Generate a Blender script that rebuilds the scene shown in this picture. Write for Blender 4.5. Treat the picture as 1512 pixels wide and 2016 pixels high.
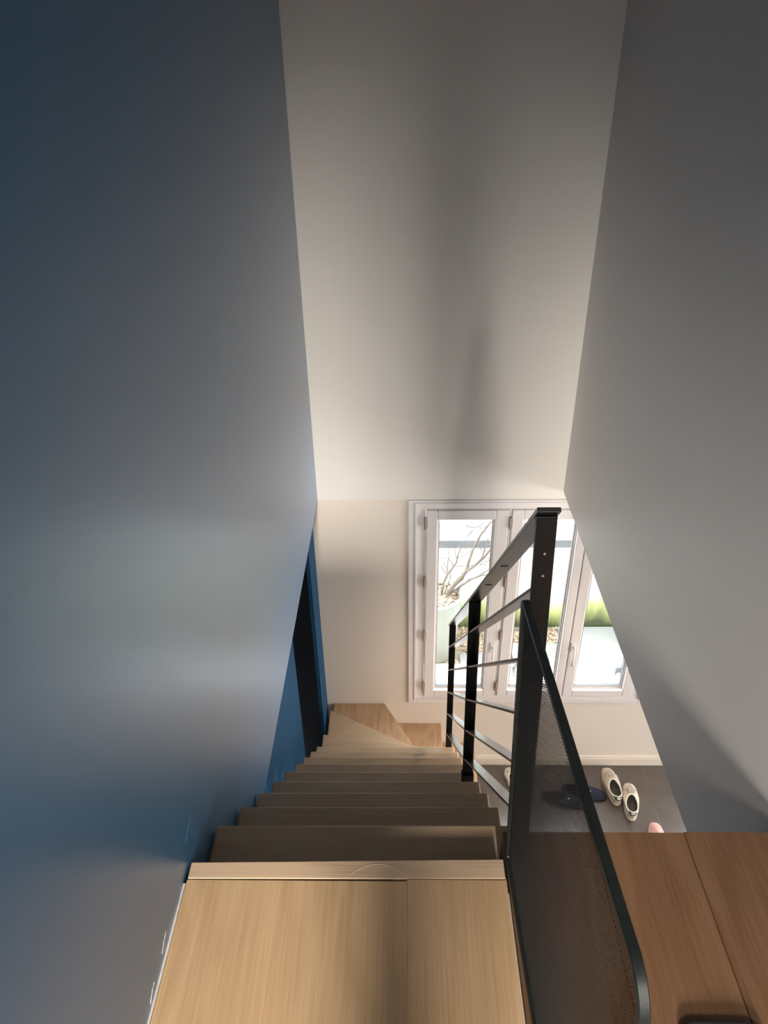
import bpy, bmesh, math, random
from mathutils import Vector, Matrix

random.seed(7)
for o in list(bpy.data.objects):
    bpy.data.objects.remove(o, do_unlink=True)
scene = bpy.context.scene
COL = scene.collection

# ------------------------------------------------------------------ camera
H = 1.4293                                   # lens height above the upper floor
cam_data = bpy.data.cameras.new('camera')
cam_data.sensor_fit = 'VERTICAL'
cam_data.sensor_height = 36.0
cam_data.lens = 1451.68 / 2016 * 36.0
cam_data.clip_start = 0.02
cam = bpy.data.objects.new('camera', cam_data)
COL.objects.link(cam)
_p, _y, _r = math.radians(32.4657), math.radians(-1.7721), math.radians(-1.2388)
_F = Vector((math.sin(_y) * math.cos(_p), math.cos(_y) * math.cos(_p), -math.sin(_p)))
_R = Vector((math.cos(_y), -math.sin(_y), 0))
_U = _R.cross(_F)
_R2 = _R * math.cos(_r) + _U * math.sin(_r)
_U2 = -_R * math.sin(_r) + _U * math.cos(_r)
cam.matrix_world = Matrix(((_R2.x, _U2.x, -_F.x, 0), (_R2.y, _U2.y, -_F.y, 0), (_R2.z, _U2.z, -_F.z, H), (0, 0, 0, 1)))
scene.camera = cam

# ------------------------------------------------------------------ view and world
vs = scene.view_settings
vs.view_transform = 'Standard'
vs.look = 'None'
vs.exposure = 0.0
vs.gamma = 1.0
vs.use_curve_mapping = False
try:
    scene.cycles.use_denoising = True
    scene.cycles.max_bounces = 8
    scene.cycles.diffuse_bounces = 5
    scene.cycles.adaptive_threshold = 0.02
    scene.cycles.sample_clamp_indirect = 6.0
except Exception:
    pass

world = bpy.data.worlds.new('overcast_sky')
scene.world = world
world.use_nodes = True
wnt = world.node_tree
bg = wnt.nodes['Background']
bg.inputs['Color'].default_value = (0.95, 0.97, 1.0, 1)
bg.inputs['Strength'].default_value = 10.5

def area(name, loc, target, sx, sy, power, color):
    d = bpy.data.lights.new(name, 'AREA')
    d.shape = 'RECTANGLE'
    d.size, d.size_y = sx, sy
    d.energy = power
    d.color = color
    o = bpy.data.objects.new(name, d)
    COL.objects.link(o)
    o.location = loc
    o.rotation_euler = (Vector(target) - Vector(loc)).to_track_quat('-Z', 'Y').to_euler()
    return o

# hallway window daylight, plus added unseen fill lamps for the landing and lower room
HALL = area('hall_daylight', (-0.20, -3.46, 1.45), (-0.05, 3.28, -1.40), 0.52, 1.0, 42, (1.0, 0.93, 0.84))
HALL.data.spread = math.radians(42)
LANDING_FILL = area('landing_fill', (0.15, -1.75, 2.44), (-0.02, 0.25, 0.0), 0.13, 0.9, 30, (1.0, 0.93, 0.84))  # added lamp lifting the landing, no roof window is built
LANDING_FILL.data.spread = math.radians(70)
area('room_fill', (4.42, 1.3, -1.55), (0.5, 1.8, -1.9), 2.3, 1.5, 22, (1.0, 0.88, 0.76))  # added lamp brightening the lower room

# ------------------------------------------------------------------ helpers
def new_obj(name, bm, mat, parent=None, smooth=False, bevel=0.0, seg=2):
    me = bpy.data.meshes.new(name)
    bmesh.ops.recalc_face_normals(bm, faces=bm.faces)
    bm.to_mesh(me)
    bm.free()
    if smooth:
        for p in me.polygons:
            p.use_smooth = True
    o = bpy.data.objects.new(name, me)
    COL.objects.link(o)
    me.materials.append(mat)
    if parent is not None:
        o.parent = parent
    if bevel > 0:
        m = o.modifiers.new('bevel', 'BEVEL')
        m.width = bevel
        m.segments = seg
        m.limit_method = 'ANGLE'
        m.angle_limit = math.radians(40)
    return o

def bx(bm, x0, x1, y0, y1, z0, z1):
    v = [bm.verts.new((x, y, z)) for z in (z0, z1) for y in (y0, y1) for x in (x0, x1)]
    for f in ((0, 1, 3, 2), (4, 6, 7, 5), (0, 4, 5, 1), (2, 3, 7, 6), (0, 2, 6, 4), (1, 5, 7, 3)):
        bm.faces.new([v[i] for i in f])
    return bm

def box(name, x0, x1, y0, y1, z0, z1, mat, parent=None, bevel=0.0):
    return new_obj(name, bx(bmesh.new(), x0, x1, y0, y1, z0, z1), mat, parent, bevel=bevel)

def prism(bm, pts, z0, z1):
    a = [bm.verts.new((x, y, z0)) for x, y in pts]
    b = [bm.verts.new((x, y, z1)) for x, y in pts]
    n = len(pts)
    bm.faces.new(list(reversed(a)))
    bm.faces.new(b)
    for i in range(n):
        bm.faces.new((a[i], a[(i + 1) % n], b[(i + 1) % n], b[i]))
    return bm

def tube(bm, pts, radii, seg=8, cap=True):
    pts = [Vector(p) for p in pts]
    rings = []
    up = Vector((0.13, 0.97, 0.2)).normalized()
    for i, p in enumerate(pts):
        t = (pts[min(i + 1, len(pts) - 1)] - pts[max(i - 1, 0)]).normalized()
        a = t.cross(up)
        if a.length < 1e-3:
            a = t.cross(Vector((1, 0, 0)))
        a.normalize()
        b = t.cross(a).normalized()
        r = radii[i] if isinstance(radii, (list, tuple)) else radii
        rings.append([bm.verts.new(p + a * (r * math.cos(2 * math.pi * k / seg)) + b * (r * math.sin(2 * math.pi * k / seg))) for k in range(seg)])
    for i in range(len(rings) - 1):
        for k in range(seg):
            bm.faces.new((rings[i][k], rings[i][(k + 1) % seg], rings[i + 1][(k + 1) % seg], rings[i + 1][k]))
    if cap:
        bm.faces.new(list(reversed(rings[0])))
        bm.faces.new(rings[-1])
    return bm

def lathe(bm, prof, cx, cy, seg=40):
    rings = [[bm.verts.new((cx + r * math.cos(2 * math.pi * k / seg), cy + r * math.sin(2 * math.pi * k / seg), z)) for k in range(seg)] for r, z in prof]
    for i in range(len(rings) - 1):
        for k in range(seg):
            bm.faces.new((rings[i][k], rings[i][(k + 1) % seg], rings[i + 1][(k + 1) % seg], rings[i + 1][k]))
    bm.faces.new(list(reversed(rings[0])))
    bm.faces.new(rings[-1])
    return bm

def thing(name, label, cat, loc=(0, 0, 0), group=None):
    o = bpy.data.objects.new(name, None)
    o.empty_display_size = 0.1
    COL.objects.link(o)
    o.location = loc
    return tag(o, label, cat, group)

def tag(o, label, cat, group=None):
    o['label'] = label
    o['category'] = cat
    if group:
        o['group'] = group
    return o

def struct(o, label=None):
    o['kind'] = 'structure'
    if label:
        o['label'] = label
    return o

def struct_empty(name, label=None):
    o = bpy.data.objects.new(name, None)
    COL.objects.link(o)
    return struct(o, label)

# ------------------------------------------------------------------ materials
def base_mat(name, color=(0.8, 0.8, 0.8), rough=0.5, metal=0.0, spec=0.5):
    m = bpy.data.materials.new(name)
    m.use_nodes = True
    b = m.node_tree.nodes['Principled BSDF']
    b.inputs['Base Color'].default_value = (*color, 1)
    b.inputs['Roughness'].default_value = rough
    b.inputs['Metallic'].default_value = metal
    b.inputs['Specular IOR Level'].default_value = spec
    return m, m.node_tree, b

def noisy(name, c0, c1, scale, rough=0.5, bump=0.0, bump_scale=None, detail=4, metal=0.0, spec=0.5, lo=0.35, hi=0.65):
    m, nt, b = base_mat(name, c0, rough, metal, spec)
    tc = nt.nodes.new('ShaderNodeTexCoord')
    n = nt.nodes.new('ShaderNodeTexNoise')
    n.inputs['Scale'].default_value = scale
    n.inputs['Detail'].default_value = detail
    nt.links.new(tc.outputs['Object'], n.inputs['Vector'])
    r = nt.nodes.new('ShaderNodeValToRGB')
    r.color_ramp.elements[0].position, r.color_ramp.elements[1].position = lo, hi
    r.color_ramp.elements[0].color = (*c0, 1)
    r.color_ramp.elements[1].color = (*c1, 1)
    nt.links.new(n.outputs['Fac'], r.inputs['Fac'])
    nt.links.new(r.outputs['Color'], b.inputs['Base Color'])
    if bump > 0:
        n2 = nt.nodes.new('ShaderNodeTexNoise')
        n2.inputs['Scale'].default_value = bump_scale or scale
        n2.inputs['Detail'].default_value = 3
        nt.links.new(tc.outputs['Object'], n2.inputs['Vector'])
        bp = nt.nodes.new('ShaderNodeBump')
        bp.inputs['Strength'].default_value = bump
        bp.inputs['Distance'].default_value = 0.002
        nt.links.new(n2.outputs['Fac'], bp.inputs['Height'])
        nt.links.new(bp.outputs['Normal'], b.inputs['Normal'])
    return m

def wood(name, dark, mid, light, axis='Y', rough=0.42, knots=False):
    """oak: long fibres plus slow cathedral figure along one axis, shifted per board"""
    m, nt, b = base_mat(name, mid, rough, 0, 0.4)
    L, N = nt.links.new, nt.nodes.new
    tc = N('ShaderNodeTexCoord')
    oi = N('ShaderNodeObjectInfo')
    off = N('ShaderNodeVectorMath'); off.operation = 'SCALE'
    cmb = N('ShaderNodeCombineXYZ')
    for k in range(3):
        L(oi.outputs['Random'], cmb.inputs[k])
    L(cmb.outputs[0], off.inputs[0]); off.inputs['Scale'].default_value = 17.3
    add = N('ShaderNodeVectorMath'); add.operation = 'ADD'
    L(tc.outputs['Object'], add.inputs[0]); L(off.outputs[0], add.inputs[1])
    def mapped(sl, sc):
        mp = N('ShaderNodeMapping')
        mp.inputs['Scale'].default_value = (sc, sl, sc) if axis == 'Y' else (sl, sc, sc)
        L(add.outputs[0], mp.inputs['Vector'])
        return mp.outputs[0]
    fib = N('ShaderNodeTexNoise'); fib.inputs['Scale'].default_value = 1.0; fib.inputs['Detail'].default_value = 8
    fib.inputs['Roughness'].default_value = 0.65
    L(mapped(5.0, 210.0), fib.inputs['Vector'])
    fig = N('ShaderNodeTexNoise'); fig.inputs['Scale'].default_value = 1.0; fig.inputs['Detail'].default_value = 2
    L(mapped(1.0, 4.2), fig.inputs['Vector'])
    mul = N('ShaderNodeMath'); mul.operation = 'MULTIPLY'; mul.inputs[1].default_value = 60.0
    L(fig.outputs['Fac'], mul.inputs[0])
    sn = N('ShaderNodeMath'); sn.operation = 'SINE'; L(mul.outputs[0], sn.inputs[0])
    s2 = N('ShaderNodeMath'); s2.operation = 'MULTIPLY'; s2.inputs[1].default_value = 0.095; L(sn.outputs[0], s2.inputs[0])
    sm = N('ShaderNodeMath'); sm.operation = 'ADD'; L(fib.outputs['Fac'], sm.inputs[0]); L(s2.outputs[0], sm.inputs[1])
    tone = N('ShaderNodeMath'); tone.operation = 'MULTIPLY_ADD'
    L(oi.outputs['Random'], tone.inputs[0]); tone.inputs[1].default_value = 0.10; tone.inputs[2].default_value = -0.05
    s3 = N('ShaderNodeMath'); s3.operation = 'ADD'; L(sm.outputs[0], s3.inputs[0]); L(tone.outputs[0], s3.inputs[1])
    r = N('ShaderNodeValToRGB')
    e = r.color_ramp.elements
    e[0].position, e[1].position = 0.20, 0.80
    e[0].color, e[1].color = (*dark, 1), (*light, 1)
    k = e.new(0.5); k.color = (*mid, 1)
    L(s3.outputs[0], r.inputs['Fac'])
    col = r.outputs['Color']
    if knots:
        vo = N('ShaderNodeTexVoronoi'); vo.inputs['Scale'].default_value = 4.2
        L(add.outputs[0], vo.inputs['Vector'])
        kr = N('ShaderNodeValToRGB')
        kr.color_ramp.elements[0].position, kr.color_ramp.elements[1].position = 0.012, 0.035
        kr.color_ramp.elements[0].color, kr.color_ramp.elements[1].color = (1, 1, 1, 1), (0, 0, 0, 1)
        L(vo.outputs['Distance'], kr.inputs['Fac'])
        mx = N('ShaderNodeMixRGB'); mx.blend_type = 'MIX'
        L(kr.outputs['Color'], mx.inputs['Fac']); L(col, mx.inputs['Color1'])
        mx.inputs['Color2'].default_value = (dark[0] * 0.35, dark[1] * 0.3, dark[2] * 0.25, 1)
        col = mx.outputs['Color']
    L(col, b.inputs['Base Color'])
    bp = N('ShaderNodeBump'); bp.inputs['Strength'].default_value = 0.12; bp.inputs['Distance'].default_value = 0.001
    L(fib.outputs['Fac'], bp.inputs['Height']); L(bp.outputs['Normal'], b.inputs['Normal'])
    return m

M = {}
M['white_wall'] = noisy('white_wall_paint', (0.72, 0.68, 0.63), (0.75, 0.71, 0.66), 1.3, 0.42, 0.05, 160)
M['grey_wall'] = noisy('grey_wall_paint', (0.70, 0.655, 0.61), (0.73, 0.685, 0.64), 1.3, 0.5, 0.05, 160)
M['lower_wall'] = noisy('cream_wall_paint', (0.70, 0.625, 0.545), (0.73, 0.65, 0.57), 1.3, 0.55, 0.05, 160)
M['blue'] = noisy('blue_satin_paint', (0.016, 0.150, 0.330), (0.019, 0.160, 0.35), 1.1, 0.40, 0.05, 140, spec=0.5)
for _n in M['blue'].node_tree.nodes:
    if _n.type == 'BSDF_PRINCIPLED':
        _n.inputs['Coat Weight'].default_value = 1.0
        _n.inputs['Coat Roughness'].default_value = 0.34
        _n.inputs['Coat IOR'].default_value = 1.50
M['blue_shaded'] = noisy('blue_matte_shaded', (0.010, 0.060, 0.130), (0.012, 0.066, 0.142), 1.1, 0.8, 0.05, 140, spec=0.2)  # darker sheenless copy of the blue, lower wall shade put into the colour
M['niche'] = noisy('niche_shade_navy', (0.002, 0.004, 0.008), (0.003, 0.006, 0.011), 2, 0.7, spec=0.2)  # near-black navy, the dark of the recess put into the colour
M['ceil'] = base_mat('ceiling_paint', (0.80, 0.78, 0.75), 0.7)[0]
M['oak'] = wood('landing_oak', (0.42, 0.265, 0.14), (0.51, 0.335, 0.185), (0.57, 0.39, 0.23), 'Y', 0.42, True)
M['oak_hall_shaded'] = wood('hall_oak_shaded', (0.095, 0.045, 0.022), (0.128, 0.066, 0.033), (0.16, 0.088, 0.046), 'Y', 0.45, True)  # same oak darkened, the shade on the hallway boards is in the colour
M['oak_tread'] = wood('tread_oak', (0.46, 0.325, 0.21), (0.53, 0.385, 0.255), (0.58, 0.435, 0.30), 'X', 0.36)
M['oak_tread_y'] = wood('tread_oak_lengthwise', (0.36, 0.215, 0.115), (0.49, 0.32, 0.185), (0.58, 0.40, 0.25), 'Y', 0.40)
M['oak_strip'] = wood('nosing_oak', (0.44, 0.29, 0.18), (0.56, 0.40, 0.265), (0.62, 0.46, 0.32), 'X', 0.5)
M['caulk'] = noisy('white_caulk', (0.70, 0.66, 0.60), (0.55, 0.52, 0.50), 40, 0.6)
M['black_steel'] = noisy('black_powder_coated_steel', (0.004, 0.004, 0.0043), (0.006, 0.006, 0.0063), 60, 0.36, 0.05, 900, spec=0.4)
M['rail_steel'] = noisy('satin_black_bar_steel', (0.020, 0.020, 0.020), (0.028, 0.028, 0.028), 60, 0.24, 0.02, 900, spec=1.0)
M['panel_steel'] = noisy('dark_green_black_steel', (0.010, 0.014, 0.013), (0.016, 0.021, 0.019), 40, 0.36, 0.05, 700)
M['mesh_steel'] = base_mat('mesh_steel', (0.010, 0.009, 0.008), 0.6, spec=0.3)[0]
M['screw'] = base_mat('bright_screw_steel', (0.75, 0.75, 0.75), 0.2, 1.0)[0]
M['pvc'] = base_mat('white_window_plastic', (0.74, 0.70, 0.69), 0.30)[0]
M['hinge'] = base_mat('beige_hinge_plastic', (0.30, 0.235, 0.20), 0.4)[0]
M['gasket'] = base_mat('grey_gasket', (0.16, 0.16, 0.17), 0.6)[0]
M['tile'] = noisy('brown_grey_tile', (0.052, 0.037, 0.032), (0.070, 0.052, 0.045), 9, 0.33, 0.06, 300, detail=6, spec=1.0)
for _n in M['tile'].node_tree.nodes:
    if _n.type == 'BSDF_PRINCIPLED':
        _n.inputs['Coat Weight'].default_value = 0.7
        _n.inputs['Coat Roughness'].default_value = 0.20
        _n.inputs['Coat IOR'].default_value = 1.6
M['grout'] = noisy('beige_grout', (0.22, 0.18, 0.155), (0.26, 0.22, 0.19), 80, 0.8)
M['skirt'] = base_mat('cream_skirting', (0.72, 0.64, 0.54), 0.4)[0]

def glass_mat():
    m = bpy.data.materials.new('window_glass')
    m.use_nodes = True
    nt = m.node_tree
    nt.nodes.clear()
    out = nt.nodes.new('ShaderNodeOutputMaterial')
    tr = nt.nodes.new('ShaderNodeBsdfTransparent')
    tr.inputs['Color'].default_value = (0.96, 0.98, 0.97, 1)
    gl = nt.nodes.new('ShaderNodeBsdfGlossy')
    gl.inputs['Roughness'].default_value = 0.02
    fr = nt.nodes.new('ShaderNodeFresnel')
    fr.inputs['IOR'].default_value = 1.45
    mx = nt.nodes.new('ShaderNodeMixShader')
    ge = nt.nodes.new('ShaderNodeNewGeometry')      # inner faces of the pane do not mirror a second time
    iv = nt.nodes.new('ShaderNodeMath'); iv.operation = 'SUBTRACT'; iv.inputs[0].default_value = 1.0
    nt.links.new(ge.outputs['Backfacing'], iv.inputs[1])
    mu = nt.nodes.new('ShaderNodeMath'); mu.operation = 'MULTIPLY'
    nt.links.new(fr.outputs[0], mu.inputs[0]); nt.links.new(iv.outputs[0], mu.inputs[1])
    nt.links.new(mu.outputs[0], mx.inputs[0])
    nt.links.new(tr.outputs[0], mx.inputs[1])
    nt.links.new(gl.outputs[0], mx.inputs[2])
    nt.links.new(mx.outputs[0], out.inputs['Surface'])
    return m
M['glass'] = glass_mat()

# ------------------------------------------------------------------ levels and planes (metres, upper floor = 0)
XL, XR = -0.448, 0.826          # faces of the blue wall and of the grey wall
YB = 3.286                      # face of the window wall
ZL = -0.585                     # lower edge of the upper walls
ZF = -2.667                     # tiled floor below
ZC = 2.45                       # ceiling of the stairwell
YE = -3.4                       # end wall of the hallway
XROOM = 4.5
NOSE_Y, GO = 0.8847, 0.1789
def tread_z(n): return -0.118 - 0.18 * (n - 1)
def nose_y(n): return NOSE_Y + GO * n

# ================================================================== the setting
# blue wall: upper leaf, recessed lower leaf and the pier beside the window wall
wl = box('wall_left', XL - 0.25, XL, YE, YB, ZL, ZC, M['blue'])
struct(wl, 'deep blue satin painted wall along the stairs')
box('lower_leaf', -0.80, -0.565, -1.0, 2.80, ZF, ZL, M['blue_shaded'], wl)
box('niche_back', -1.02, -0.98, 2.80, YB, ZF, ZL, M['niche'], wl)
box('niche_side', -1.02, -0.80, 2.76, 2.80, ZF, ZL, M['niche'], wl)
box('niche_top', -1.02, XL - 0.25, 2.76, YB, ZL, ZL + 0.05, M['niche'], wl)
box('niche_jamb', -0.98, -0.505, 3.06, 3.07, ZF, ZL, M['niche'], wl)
box('pier', -0.80, -0.486, 3.07, YB, ZF, ZL, M['blue_shaded'], wl)
# flaked white scuffs along the foot of the blue wall
rnd = random.Random(3)
for (y, z, ln) in ((0.70, 0.020, 0.035), (0.62, 0.012, 0.030), (0.90, 0.055, 0.05), (0.56, 0.006, 0.02)):
    bm = bmesh.new()
    n = 6
    up, lo = [], []
    for i in range(n + 1):
        t = i / n
        w = 0.0035 * math.sin(math.pi * min(max(t, 0.05), 0.95)) + 0.0006 * rnd.random()
        yy, zz = y + ln * t, z + 0.012 * t + 0.002 * rnd.random()
        up.append((XL + 0.0006, yy, zz + w)); lo.append((XL + 0.0006, yy, zz))
    a = [bm.verts.new(p) for p in lo]; b_ = [bm.verts.new(p) for p in up]
    a2 = [bm.verts.new((p[0] - 0.001, p[1], p[2])) for p in lo]; b2 = [bm.verts.new((p[0] - 0.001, p[1], p[2])) for p in up]
    for i in range(n):
        bm.faces.new((a[i], a[i + 1], b_[i + 1], b_[i]))
        bm.faces.new((a[i], b2[i] if False else a2[i], a2[i + 1], a[i + 1]))
        bm.faces.new((b_[i], b_[i + 1], b2[i + 1], b2[i]))
    sc = new_obj('paint_scuff', bm, M['caulk' if y < 0.9 else 'blue'], wl)

wr = box('wall_right', XR, XR + 0.12, YE, YB, -0.537, ZC, M['grey_wall'])
struct(wr, 'plain grey shaded wall opposite the blue wall')

# window wall: pieces around the two openings, and the proud upper panel
wb = struct_empty('wall_back', 'tall off-white wall over the window')
W0, W1, WT, WBOT = 0.070, 1.455, -0.600, -2.060      # visible window opening
D0, D1, DT, DB = 2.10, 4.00, -0.700, -2.60           # glazed door further right
YO = YB + 0.25
def wallpiece(x0, x1, z0, z1, mat='lower_wall'):
    return box('wall_panel', x0, x1, YB, YO, z0, z1, M[mat], wb)
wallpiece(-1.02, W0, ZF, ZL)
wallpiece(W0, W1, ZF, WBOT)
wallpiece(W0, W1, WT, ZL)
wallpiece(W1, D0, ZF, ZL)
wallpiece(D0, D1, DT, ZL)
wallpiece(D0, D1, ZF, DB)
wallpiece(D1, XROOM + 0.2, ZF, ZL)
box('upper_panel', -0.80, XROOM + 0.2, YB - 0.006, YO, ZL, ZC, M['white_wall'], wb)

# hallway end wall with its window, ceiling, stairwell ceiling
we = struct_empty('wall_front', 'hallway end wall')
hx0, hx1, hz0, hz1 = -0.43, 0.03, 0.95, 1.95
for (x0, x1, z0, z1) in ((XL - 0.25, hx0, -0.5, ZC), (hx1, XR + 0.12, -0.5, ZC), (hx0, hx1, -0.5, hz0), (hx0, hx1, hz1, ZC)):
    box('wall_panel', x0, x1, YE - 0.2, YE, z0, z1, M['white_wall'], we)
hw = struct_empty('window_3', 'hallway window')
for (x0, x1, z0, z1) in ((hx0, hx0 + .05, hz0, hz1), (hx1 - .05, hx1, hz0, hz1), (hx0 + .05, hx1 - .05, hz0, hz0 + .05), (hx0 + .05, hx1 - .05, hz1 - .05, hz1), (-0.215, -0.185, hz0 + .05, hz1 - .05)):
    box('window_frame', x0, x1, YE - 0.06, YE - 0.01, z0, z1, M['pvc'], hw)
pc_ = box('shade_column', -0.14, 0.10, -0.72, -0.58, 0.0, ZC, M['white_wall'])  # added unseen column that casts the dark band on the landing
struct(pc_, 'added unseen column shading the landing')
cl = box('ceiling', XL - 0.25, XR + 0.12, YE - 0.2, YO, ZC, ZC + 0.1, M['ceil'])
struct(cl)
cl2 = box('ceiling_lower', XR + 0.12, XROOM + 0.2, -1.2, YB, -0.537, -0.30, M['ceil'])
struct(cl2)
slab = box('floor_slab', XL, XR, YE, 0.845, -0.56, -0.022, M['ceil'])
struct(slab)
lw = box('wall_room_near', -0.80, XROOM + 0.2, -1.2, -1.0, ZF, -0.537, M['lower_wall'])
struct(lw)
rw = struct_empty('wall_room_right')
for (y0, y1, z0, z1) in ((-1.0, 0.1, ZF, -0.537), (2.5, YB, ZF, -0.537), (0.1, 2.5, ZF, -2.35), (0.1, 2.5, -0.75, -0.537)):
    box('wall_panel', XROOM, XROOM + 0.2, y0, y1, z0, z1, M['lower_wall'], rw)
# far door glazing (out of the photograph's sight)
dd = struct_empty('door_1', 'glazed garden door')
for (x0, x1, z0, z1) in ((D0, D0 + .09, DB, DT), (D1 - .09, D1, DB, DT), (D0 + .09, D1 - .09, DT - .09, DT), (D0 + .09, D1 - .09, DB, DB + .12), (3.0, 3.1, DB + .12, DT - .09)):
    box('door_frame', x0, x1, YB + 0.04, YB + 0.10, z0, z1, M['pvc'], dd, 0.004)
for (x0, x1) in ((D0 + .09, 3.0), (3.1, D1 - .09)):
    box('pane', x0, x1, YB + 0.065, YB + 0.075, DB + .12, DT - .09, M['glass'], dd)

# upper floor: oak boards of the landing and of the hallway strip
fu = struct_empty('floor_upper', 'oak board floor of the landing and hallway')
for (x0, x1, m, y1) in ((XL + 0.0045, 0.0038, 'oak', 0.8560), (0.0041, 0.2045, 'oak', 0.8600)):
    o = box('plank', x0, x1, -1.2, y1, -0.022, 0.0, M[m], fu, 0.0003)
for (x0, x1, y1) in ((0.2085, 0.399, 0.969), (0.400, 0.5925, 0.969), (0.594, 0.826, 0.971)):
    box('plank', x0, x1, -1.2, y1, -0.022, 0.0, M['oak_hall_shaded'], fu, 0.0006)
for k in range(7):
    w = (XR - XL) / 7
    box('plank', XL + w * k, XL + w * (k + 1) - 0.001, YE, -1.201, -0.022, 0.0, M['oak'], fu, 0.0006)
box('edge_board', 0.2085, XR, 0.845, 0.967, -0.20, -0.022, M['oak_hall_shaded'], fu)
tr = box('trim_1', XL, XL + 0.004, -1.2, 0.846, -0.02, 0.0035, M['caulk'])
struct(tr, 'thin white caulk line along the blue wall')

# tiled floor below
fl = box('floor_lower', -0.80, XROOM + 0.2, -1.2, YB, ZF - 0.10, ZF - 0.002, M['grout'])
struct(fl, 'dark brown grey tiled floor under the window')
T, G = 0.60, 0.003
x = 1.578 - 4 * T
while x < XROOM:
    y = 3.037 + T
    while y > -1.0:
        x0, x1 = max(x + G / 2, -0.56), min(x + T - G / 2, XROOM)
        y0, y1 = max(y - T + G / 2, -1.0), min(y - G / 2, YB)
        if x1 - x0 > 0.03 and y1 - y0 > 0.03:
            box('tile', x0, x1, y0, y1, ZF - 0.010, ZF, M['tile'], fl, 0.0012)
        y -= T
    x += T
bb = struct_empty('baseboard_back', 'cream skirting board under the window')
bm = bmesh.new()
prof = [(0, 0), (0.014, 0), (0.014, 0.062), (0.011, 0.068), (0.011, 0.078), (0.006, 0.086), (0, 0.086)]
for (x0, x1) in ((0.47, D0),):
    a = [bm.verts.new((x0, YB - d, ZF + z)) for d, z in prof]
    b_ = [bm.verts.new((x1, YB - d, ZF + z)) for d, z in prof]
    for i in range(len(prof)):
        j = (i + 1) % len(prof)
        bm.faces.new((a[i], a[j], b_[j], b_[i]))
    bm.faces.new(a); bm.faces.new(list(reversed(b_)))
new_obj('skirting_board', bm, M['skirt'], bb)

# ------------------------------------------------------------------ the window: casing, fixed frame, three sashes
w1 = struct_empty('window_1', 'white three-light casement window')
def frame_ring(name, x0, x1, z0, z1, wx0, wx1, wz0, wz1, y0, y1, mat, parent, bevel=0.003):
    bm = bmesh.new()
    bx(bm, x0, x0 + wx0, y0, y1, z0, z1)
    bx(bm, x1 - wx1, x1, y0, y1, z0, z1)
    bx(bm, x0 + wx0, x1 - wx1, y0, y1, z0, z0 + wz0)
    bx(bm, x0 + wx0, x1 - wx1, y0, y1, z1 - wz1, z1)
    return new_obj(name, bm, mat, parent, bevel=bevel)
frame_ring('casing', 0.025, 1.500, -2.082, ZL - 0.001, 0.047, 0.047, 0.030, 0.014, YB - 0.014, YB, M['pvc'], w1, 0.004)
frame_ring('casing_bead', 0.060, 1.465, -2.055, ZL - 0.012, 0.014, 0.014, 0.012, 0.012, YB - 0.020, YB, M['pvc'], w1, 0.003)
ff = frame_ring('window_frame', W0, W1, WBOT, WT, 0.050, 0.050, 0.042, 0.045, YB - 0.006, YB + 0.06, M['pvc'], w1)
box('mullion', 0.556, 0.572, YB - 0.006, YB + 0.06, WBOT + 0.042, WT - 0.045, M['pvc'], w1, 0.002)
def lever(parent, x, z):
    h = bmesh.new()
    bx(h, x - 0.014, x + 0.014, YB - 0.032, YB - 0.020, z - 0.035, z + 0.035)
    hh = new_obj('handle', h, M['pvc'], parent, bevel=0.005)
    g = bmesh.new()
    tube(g, [(x, YB - 0.026, z + 0.005), (x, YB - 0.058, z + 0.004), (x, YB - 0.064, z - 0.012), (x, YB - 0.062, z - 0.06), (x, YB - 0.058, z - 0.115)], [0.008, 0.008, 0.0095, 0.009, 0.007], 10)
    new_obj('lever', g, M['pvc'], hh, smooth=True)
def hinge(parent, x, z):
    g = bmesh.new()
    tube(g, [(x, YB - 0.026, z - 0.032), (x, YB - 0.026, z + 0.032)], 0.0065, 10)
    bx(g, x - 0.004, x + 0.012, YB - 0.024, YB - 0.018, z - 0.026, z + 0.026)
    new_obj('hinge', g, M['hinge'], parent)
    g = bmesh.new()
    tube(g, [(x, YB - 0.026, z + 0.032), (x, YB - 0.026, z + 0.041)], 0.0080, 10)
    new_obj('hinge_cap', g, M['hinge'], parent)
def sash(x0, x1, gl, gr, hinge_x=None, handle_x=None):
    zb, zt = -2.016, -0.646
    s = frame_ring('sash', x0, x1, zb, zt, gl - x0, x1 - gr, 0.052, 0.058, YB - 0.020, YB + 0.045, M['pvc'], w1, 0.005)
    frame_ring('glazing_bead', gl, gr, zb + 0.052, zt - 0.058, 0.010, 0.010, 0.010, 0.010, YB + 0.004, YB + 0.030, M['pvc'], s, 0.003)
    frame_ring('gasket', gl + 0.010, gr - 0.010, zb + 0.062, zt - 0.068, 0.0035, 0.0035, 0.0035, 0.0035, YB + 0.008, YB + 0.030, M['gasket'], s, 0)
    box('pane', gl + 0.010, gr - 0.010, YB + 0.014, YB + 0.022, zb + 0.062, zt - 0.068, M['glass'], s)
    if hinge_x is not None:
        for z in (-0.725, -1.115, -1.512, -1.925):
            hinge(s, hinge_x, z)
    if handle_x is not None:
        lever(s, handle_x, -1.60)
sash(0.122, 0.555, 0.181, 0.489, 0.116, 0.523)
sash(0.573, 0.975, 0.634, 0.928, 0.564, None)
sash(0.979, 1.404, 1.037, 1.345, None, 0.998)

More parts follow.
